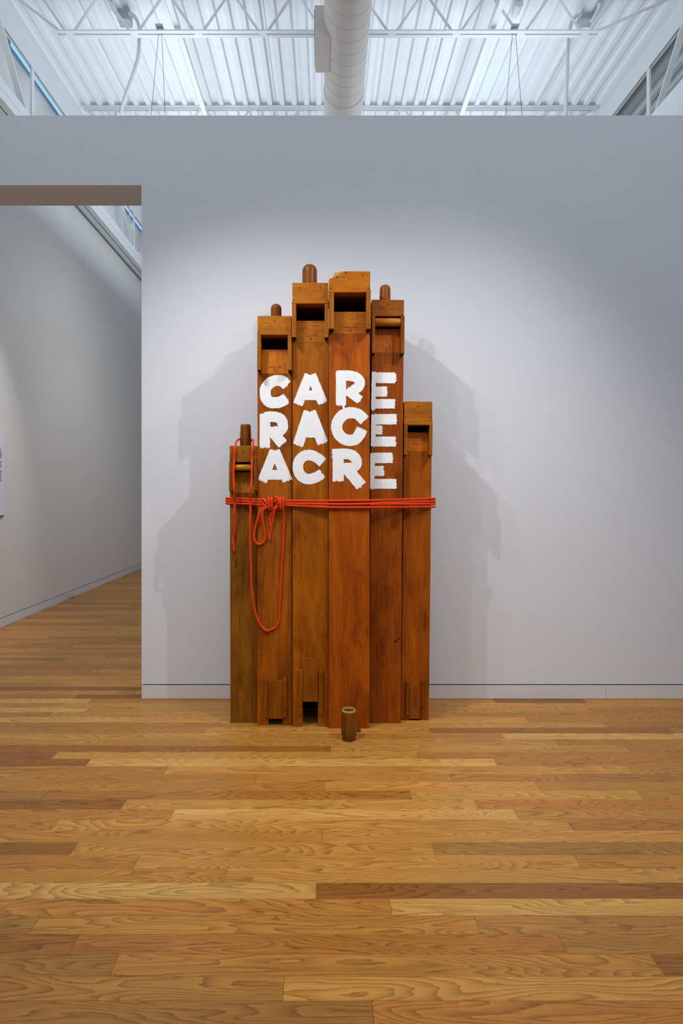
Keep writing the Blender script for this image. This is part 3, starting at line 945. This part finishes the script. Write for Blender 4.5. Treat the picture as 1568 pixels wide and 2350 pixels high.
p1 = build_pipe(dict(label='short wooden organ pipe on the far left, rope loop hung over its foot', mats=W1, Y=3.587, xb=(529, 591), ang=-0.002,
    x0=527.5, x1=590.6, cap=(527, 589.8), ytop=1023, ycap=1060.6, ymouth=1084, ylip=1130.6, ears=(525.4, 533.6, 582.6, 589.3), year=1128,
    roller=(534, 583, 1065.7, 1080.3), peg=(551, 576.6, 975, True), screws=((558, 1034.6), (531, 1057.3), (588.3, 1056.6)), lipx=False,
    stamps=(('x', 562, 1104, 0.020), ('C', 562, 1122, 0.018)), marks=((540.5, 1290, 0.003, 0.02),)))
p2 = build_pipe(dict(label='tall wooden organ pipe lettered C R A, second from the left', mats=W2, Y=3.55, xb=(593, 669.7),
    x0=591, x1=669.7, cap=(591.2, 669.4), ytop=724.8, ycap=764, yledge=768.5, ymouth=802.7, ylip=857.2, ears=(590.4, 598.7, 660.5, 669.4), year=849.6,
    peg=(621.3, 646.5, 698, False), screws=((630.6, 736.9), (595, 761.2), (666, 761.8)),
    stamps=(('Open Wood', 634, 843.5, 0.0145), ('CC', 633, 850.6, 0.025)),
    slide=dict(slot=(616.4, 648.2, 1649), panel=(615, 649.5, 1561, 1649.6), rails=((607, 615, 1556.8, 1648), (649, 657, 1556.8, 1647)))))
p3 = build_pipe(dict(label='tall wooden organ pipe lettered A A C with an open hatch at the floor', mats=W3, Y=3.53, xb=(673, 753),
    x0=671.3, x1=753.2, cap=(671.2, 753.4), ytop=648.6, ycap=692, yledge=696.5, ymouth=736.3, ylip=786.4, ears=(670.3, 679.7, 745.4, 753.8), year=774.3,
    peg=(693.5, 728.2, 607.5, False), screws=((687.6, 660.8), (736.8, 660.5), (674.3, 689), (750, 689)), lipx=True,
    stamps=(('Open Wood', 716, 772.5, 0.0145), ('B', 713.8, 779, 0.0235)), marks=((703, 1233, 0.006, 0.003),),
    slide=dict(slot=(695, 729.7, 1610), panel=(694, 730.5, 1510, 1610.6), wide=(691, 733.5, 1535), rails=((685.9, 694.4, 1538, 1640), (731.6, 740.4, 1538, 1640)))))
p4 = build_pipe(dict(label='tallest wooden organ pipe lettered R C R, its top corner chipped', mats=W4, Y=3.50, xb=(754.5, 846.5), ang=0.001,
    x0=755.1, x1=849.2, cap=(754.4, 850), ytop=622.3, ycap=666, yledge=670.2, ymouth=715.8, ylip=765.6, ears=(755, 766.7, 841, 851.3), year=754.3, chip=True,
    screws=((773.5, 636.5), (832.6, 633.7), (759, 662), (847, 662), (794, 626.9)), lipx=True,
    stamps=(('Open Wood', 805, 752.6, 0.0150), ('G', 804.5, 759.2, 0.021), ('#', 796.5, 760.2, 0.019))))
p5 = build_pipe(dict(label='wooden organ pipe lettered E E E behind the tallest pipe', mats=W5, Y=3.58, xb=(849.5, 919.5), ang=0.008,
    x0=854.6, x1=927.5, cap=(853.6, 927.8), ytop=687.4, ycap=724.8, ymouth=755, ylip=809, ears=(853.8, 861, 920.4, 928.8), year=803.5,
    roller=(861, 920.6, 730.5, 748.2), peg=(871.2, 896.5, 647, False), screws=((890.4, 698.6), (856, 720.6), (922.4, 721.6)), lipdark=True,
    stamps=(('CCC', 892, 804, 0.024), ('k', 895, 796.5, 0.026)),
    marks=((880.6, 1484.5, 0.0035, 0.005), (888, 1484.5, 0.0035, 0.005), (908, 1472, 0.010, 0.007), (915, 1466, 0.006, 0.009), (904, 1490, 0.0025, 0.004), (863, 1502, 0.003, 0.006), (886, 832, 0.003, 0.007), (857, 1430, 0.012, 0.0012), (905, 1430, 0.012, 0.0012), (874, 1430, 0.005, 0.0008))))
p6 = build_pipe(dict(label='short wooden organ pipe without foot at the far right of the bundle', mats=W6, Y=3.63, xb=(921.5, 984.3), ang=0.0105,
    x0=928.3, x1=992.2, cap=(928, 992.6), ytop=921, ycap=960.8, yledge=965, ymouth=992.4, ylip=1035.3, ears=(928.4, 935.8, 986.3, 993.0), year=1034.7, hollow=True,
    screws=((960, 932.4), (931.3, 958.2), (989.5, 957.6)),
    stamps=(('Open Wood', 958, 1021.5, 0.0145), ('E', 957.5, 1028, 0.022)),
    slide=dict(slot=(939.5, 965.5, 1650), panel=(938.5, 967, 1575.5, 1649.5), rails=((932.2, 939.7, 1562, 1642), (967.3, 974.9, 1561, 1641)))))

# ---- painted letters
O1, S1 = (590, 830), 7.835
O2, S2 = (740, 830), 7.832
letter(p2, [([(545, 425), (450, 350), (330, 343), (225, 390), (160, 480), (148, 580), (180, 680), (250, 730), (350, 738), (450, 710), (535, 655)], 188)], O1, S1, 11)
letter(p2, [([(145, 935), (140, 1550)], 178), ([(130, 1000), (300, 990), (420, 1030), (462, 1130), (440, 1225), (330, 1262), (200, 1265)], 180), ([(250, 1215), (465, 1485)], 185)], O1, S1, 12)
letter(p2, [([(318, 1600), (95, 2150)], 165), ([(320, 1600), (550, 2145)], 172), ([(135, 2035), (450, 2035)], 165)], O1, S1, 13)
letter(p3, [([(945, 235), (735, 770)], 172), ([(975, 235), (1185, 745)], 165), ([(790, 605), (1130, 605)], 165)], O1, S1, 21)
letter(p3, [([(935, 895), (735, 1510)], 180), ([(960, 895), (1185, 1470)], 185), ([(820, 1270), (1120, 1270)], 180), ([(945, 1010), (945, 1240)], 120)], O1, S1, 22)
letter(p3, [([(1185, 1815), (1090, 1735), (960, 1680), (840, 1700), (755, 1790), (735, 1900), (770, 2020), (850, 2095), (960, 2110), (1070, 2075), (1175, 2010)], 178)], O1, S1, 23)
letter(p4, [([(255, 250), (450, 250), (600, 280), (675, 365), (640, 460), (540, 520)], 175), ([(335, 180), (335, 790)], 175), ([(430, 510), (685, 695)], 150), ([(382, 780), (382, 850)], 40)], O2, S2, 31)
letter(p4, [([(760, 1060), (640, 945), (510, 918), (380, 955), (285, 1060), (258, 1180), (295, 1300), (390, 1390), (510, 1415), (630, 1365), (715, 1205)], 190)], O2, S2, 32)
letter(p4, [([(285, 1640), (285, 2150)], 190), ([(175, 1665), (400, 1655), (550, 1690), (618, 1790), (590, 1880), (480, 1910), (380, 1910)], 178), ([(440, 1920), (705, 2235)], 195)], O2, S2, 33)
letter(p5, [([(928, 180), (915, 870)], 72), ([(935, 288), (1325, 292)], 182), ([(935, 538), (1165, 538)], 172), ([(935, 758), (1310, 758)], 160)], O2, S2, 41)
letter(p5, [([(922, 945), (912, 1525)], 76), ([(935, 1035), (1338, 1035)], 178), ([(935, 1228), (1078, 1228)], 155), ([(935, 1437), (1322, 1437)], 170)], O2, S2, 42)
letter(p5, [([(906, 1640), (900, 2290)], 78), ([(930, 1730), (1262, 1728)], 178), ([(930, 1966), (1108, 1962)], 172), ([(930, 2195), (1335, 2195)], 166)], O2, S2, 43)

# ================================================================== ROPE
rope = empty('red_rope', P(627, 1160, 3.53)); tag(rope, 'red braided rope tied round the organ pipes with hanging loops', 'rope')
ro = rope.location
RR = 0.0068
HULL = [(P(527, 1150, 3.587).x, 3.587), (P(754, 1150, 3.50).x, 3.50), (P(849, 1150, 3.50).x, 3.50), (P(989, 1150, 3.63).x, 3.63)]
def hull(X):
    if X <= HULL[0][0]: return HULL[0][1]
    for (xa, ya), (xb, yb) in zip(HULL, HULL[1:]):
        if X <= xb: return ya + (yb-ya)*(X-xa)/(xb-xa)
    return HULL[-1][1]
def on_front(x, y, out=0.0):
    d = 3.53
    for _ in range(4): d = hull((x-VX)/F*d) - RR - 0.0005 - out
    return P(x, y, d)
def rope_tube(name, pts, k=8, r=RR):
    path = catmull(pts, k); mb = MB(); n = 12
    mb.tube([q_ - ro for q_ in path], r, n)
    L = 0
    for i in range(len(path)):
        if i: L += (path[i]-path[i-1]).length
        for j in range(n): mb.uv[i*n+j] = (L, j/n)
    return mb.build(name, M['rope'], rope, smooth=True)
strands = [
 [(525.5, 1143.5), (565, 1145), (600, 1147), (640, 1148.5), (700, 1149.5), (754, 1149.3), (800, 1149), (849, 1148.4), (920, 1146.5), (991, 1144.2)],
 [(525, 1149), (565, 1150.5), (600, 1152.6), (640, 1154.5), (700, 1156.0), (754, 1157.0), (800, 1157.2), (849, 1156), (920, 1152.5), (991.5, 1150.8)],
 [(525, 1154.6), (565, 1156.5), (600, 1158.5), (640, 1158.8), (700, 1161.5), (754, 1164.0), (800, 1164.4), (849, 1164.3), (920, 1163.8), (991, 1163)],
 [(849, 1157.6), (885, 1157), (920, 1156.8), (991, 1156.6)]]
for si, st_ in enumerate(strands):
    pts = [on_front(x, y, 0.004 if (si == 3) else 0.0) for x, y in st_]
    # wrap round the corners of the outer pipes to their backs
    if si < 3:
        a = pts[0]; pts = [Vector((a.x-0.004, 3.70, a.z)), Vector((a.x-0.008, 3.60, a.z)), Vector((a.x-0.0055, 3.582, a.z))] + pts[1:]
    b = pts[-1]
    pts = pts[:-1] + [Vector((b.x+0.0055, 3.628, b.z)), Vector((b.x+0.0085, 3.65, b.z)), Vector((b.x+0.006, 3.74, b.z))]
    rope_tube('wrap', pts)
m = MB()
# strands across the back close the ties
for z in (1.34, 1.355, 1.37):
    rope_tube('wrap', [Vector((P(525, 1150, 3.587).x-0.004, 3.70, z-0.02)), Vector((P(525, 1150, 3.587).x-0.002, 3.832, z-0.02)), Vector((0.0, 3.829, z-0.02)),
                       Vector((P(991, 1150, 3.63).x+0.002, 3.832, z-0.02)), Vector((P(991, 1150, 3.63).x+0.006, 3.74, z-0.02))])
# knot: coils over the strands
for xc, tlt in ((617.8, 1.5), (624.0, 0.8), (644.0, 0.6), (650.2, -0.4)):
    rope_tube('knot_coil', [on_front(xc-tlt, 1147, -0.004), on_front(xc-tlt, 1142.5, 0.008), on_front(xc-tlt*0.5, 1148, 0.021), on_front(xc, 1156, 0.022),
                       on_front(xc+tlt*0.3, 1164, 0.020), on_front(xc+tlt*0.5, 1170, 0.010), on_front(xc+tlt*0.5, 1166, -0.003)])
rope_tube('knot_coil', [on_front(603, 1143.8, 0.004), on_front(608, 1149, 0.017), on_front(612.5, 1156, 0.019), on_front(616, 1160, 0.004)])
rope_tube('knot_coil', [on_front(603.5, 1156, 0.004), on_front(608, 1160, 0.014), on_front(613, 1161, 0.014), on_front(618, 1158, 0.004)])
rope_tube('knot_coil', [on_front(629, 1147, 0.004), on_front(631, 1142.6, 0.014), on_front(636, 1142.6, 0.022), on_front(639.5, 1148, 0.023), on_front(639.5, 1155, 0.022), on_front(636, 1161, 0.012)])
rope_tube('knot_coil', [on_front(629.5, 1151, 0.012), on_front(632.5, 1148, 0.020), on_front(635, 1153, 0.016), on_front(637, 1158, 0.008)])
rope_tube('knot_coil', [on_front(640, 1166, 0.006), on_front(634, 1166.5, 0.010), on_front(630, 1166, 0.004)])
# bow loop, bow end, and the second end
f2 = lambda x, y, o=0.0: P(x, y, p2.Y - RR - 0.001 - o)
rope_tube('bow_loop', [on_front(606, 1163.5, 0.012), on_front(599.5, 1168.5, 0.018), f2(593, 1184, 0.012), f2(588, 1203, 0.004), f2(583.5, 1225, 0.0), f2(584.5, 1239, 0.0),
                       f2(592, 1248.5, 0.0), f2(601.5, 1247, 0.0), f2(608.5, 1236, 0.0), f2(608, 1219, 0.002), f2(604, 1200, 0.01), f2(602, 1184, 0.016), on_front(604, 1172, 0.022),
                       on_front(610, 1165.5, 0.020), on_front(617, 1163, 0.012)])
rope_tube('bow_end', [on_front(640, 1161, 0.012), on_front(633, 1166, 0.020), f2(628.5, 1180, 0.014), f2(625, 1200, 0.004), f2(621, 1220, 0.0), f2(619.3, 1231, 0.0), f2(618.7, 1239.5, 0.0)])
rope_tube('bow_end', [on_front(637, 1161, 0.006), on_front(629.5, 1166, 0.010), f2(623.5, 1178, 0.004), f2(620.8, 1190, 0.0), f2(620.5, 1200, 0.0), f2(622, 1207, 0.0)])
# long hanging loop that runs over the foot of the left pipe
pg = Vector((p1.base.x + p1.L(563.8, 1023, 0.105).x, p1.Y + 0.105, 0))
c1 = lambda x, y, o=0.0: P(x, y, p1.Y - 0.05 - RR - 0.001 - o)     # in front of the cap of the left pipe
e1 = lambda x, y, o=0.0: P(x, y, p1.Y - 0.05 - RR - 0.004 - o)
f1 = lambda x, y, o=0.0: P(x, y, p1.Y - RR - 0.001 - o)
zpg = P(0, 1010, p1.Y+0.105).z
rope_tube('hanging_loop', [on_front(646, 1163, 0.008), on_front(650.5, 1167, 0.016), f2(652.3, 1180, 0.012), f2(652.3, 1200, 0.004), f2(650.5, 1225, 0.0), f2(649.8, 1255, 0.0), f2(646.8, 1300, 0.0),
    f2(644.5, 1345, 0.0), f2(642, 1395, 0.0), f2(641, 1420, 0.0), f2(634, 1437, 0.0), f2(624, 1444, 0.0), f2(613.5, 1447.5, 0.0), f2(603, 1441, 0.0), f2(594, 1427, 0.0),
    f2(586, 1405, 0.0), f2(581, 1380, 0.002), f2(577.5, 1345, 0.002), f2(576, 1300, 0.002), f2(574.2, 1240, 0.004), f2(573.8, 1200, 0.012),
    on_front(574.8, 1175, 0.026), on_front(575, 1150, 0.026), P(575.5, 1125, 3.505), e1(577.5, 1105, 0.012), e1(578, 1075, 0.008), c1(578.6, 1048, 0.0), c1(579.5, 1030, 0.0),
    P(581, 1016, 3.565), P(581, 1010.5, 3.62), P(578.5, 1009, 3.68), Vector((pg.x+0.028, pg.y+0.032, zpg)), Vector((pg.x, pg.y+0.0455, zpg+0.004)),
    Vector((pg.x-0.030, pg.y+0.030, zpg+0.004)), P(549, 1008, 3.66), P(543, 1013, 3.60), P(540.5, 1022, 3.545), c1(539, 1035, 0.002), c1(537.6, 1052, 0.0), e1(536.2, 1074, 0.012), e1(536, 1095, 0.014),
    P(537.4, 1125, 3.505), on_front(538.7, 1150, 0.030), on_front(537.8, 1175, 0.028), f1(537.6, 1195, 0.018), f1(538.6, 1218, 0.008), f1(535.8, 1232, 0.0), f1(535.2, 1243, 0.0), f1(537.0, 1254, 0.0), f1(537.6, 1264.5, 0.0)])

# ================================================================== LOOSE FOOT ON THE FLOOR
lf = empty('loose_pipe_foot', P(801, 1696.5, 1.4*F/(1696.5-VY)) * 1); lf.location.z = 0.0
tag(lf, 'short hollow turned wooden pipe foot standing on the floor before the pipes', 'pipe foot')
k = lf.location.y/F
H = 0.171; R0 = 17.6*k
m = MB()
m.lathe([(15.0*k, 0.0005), (15.9*k, 0.004), (16.0*k, 0.020), (17.2*k, 0.027), (17.8*k, 0.05), (17.6*k, 0.10), (17.0*k, H-0.020), (16.4*k, H-0.010)], 0, 0, 36, cap=False)
m.f.append(tuple(range(35, -1, -1)))
m.build('body', M['foot_pale'], lf, smooth=True)
m = MB(); m.lathe([(16.4*k, H-0.010), (15.6*k, H-0.003), (14.6*k, H), (13.2*k, H-0.002), (12.9*k, H-0.012)], 0, 0, 36, cap=False)
m.build('rim', M['rim'], lf, smooth=True)
m = MB(); m.lathe([(12.9*k, H-0.055), (12.9*k, H-0.0118)], 0, 0, 36, cap=False); m.f = [f[::-1] for f in m.f]; m.f.append(tuple(range(36)))
m.build('bore', M['felt'], lf, smooth=True)
sc = empty('metal_scrap', (lf.location.x + 19*k, lf.location.y + 0.10, 0.0))
sc.name = 'metal_scrap'
tag(sc, 'small dark grey metal scrap behind the loose foot at the tallest pipe', 'scrap')
m = MB(); m.prism_xz([(0.0, 0.0008), (0.028, 0.0008), (0.012, 0.032)], 0.0, 0.003); o = m.build('flap', M['metal'], sc)
m = MB(); m.box(0.0, 0.028, 0.0032, 0.030, 0.0008, 0.0035); m.build('base_plate', M['metal'], sc)
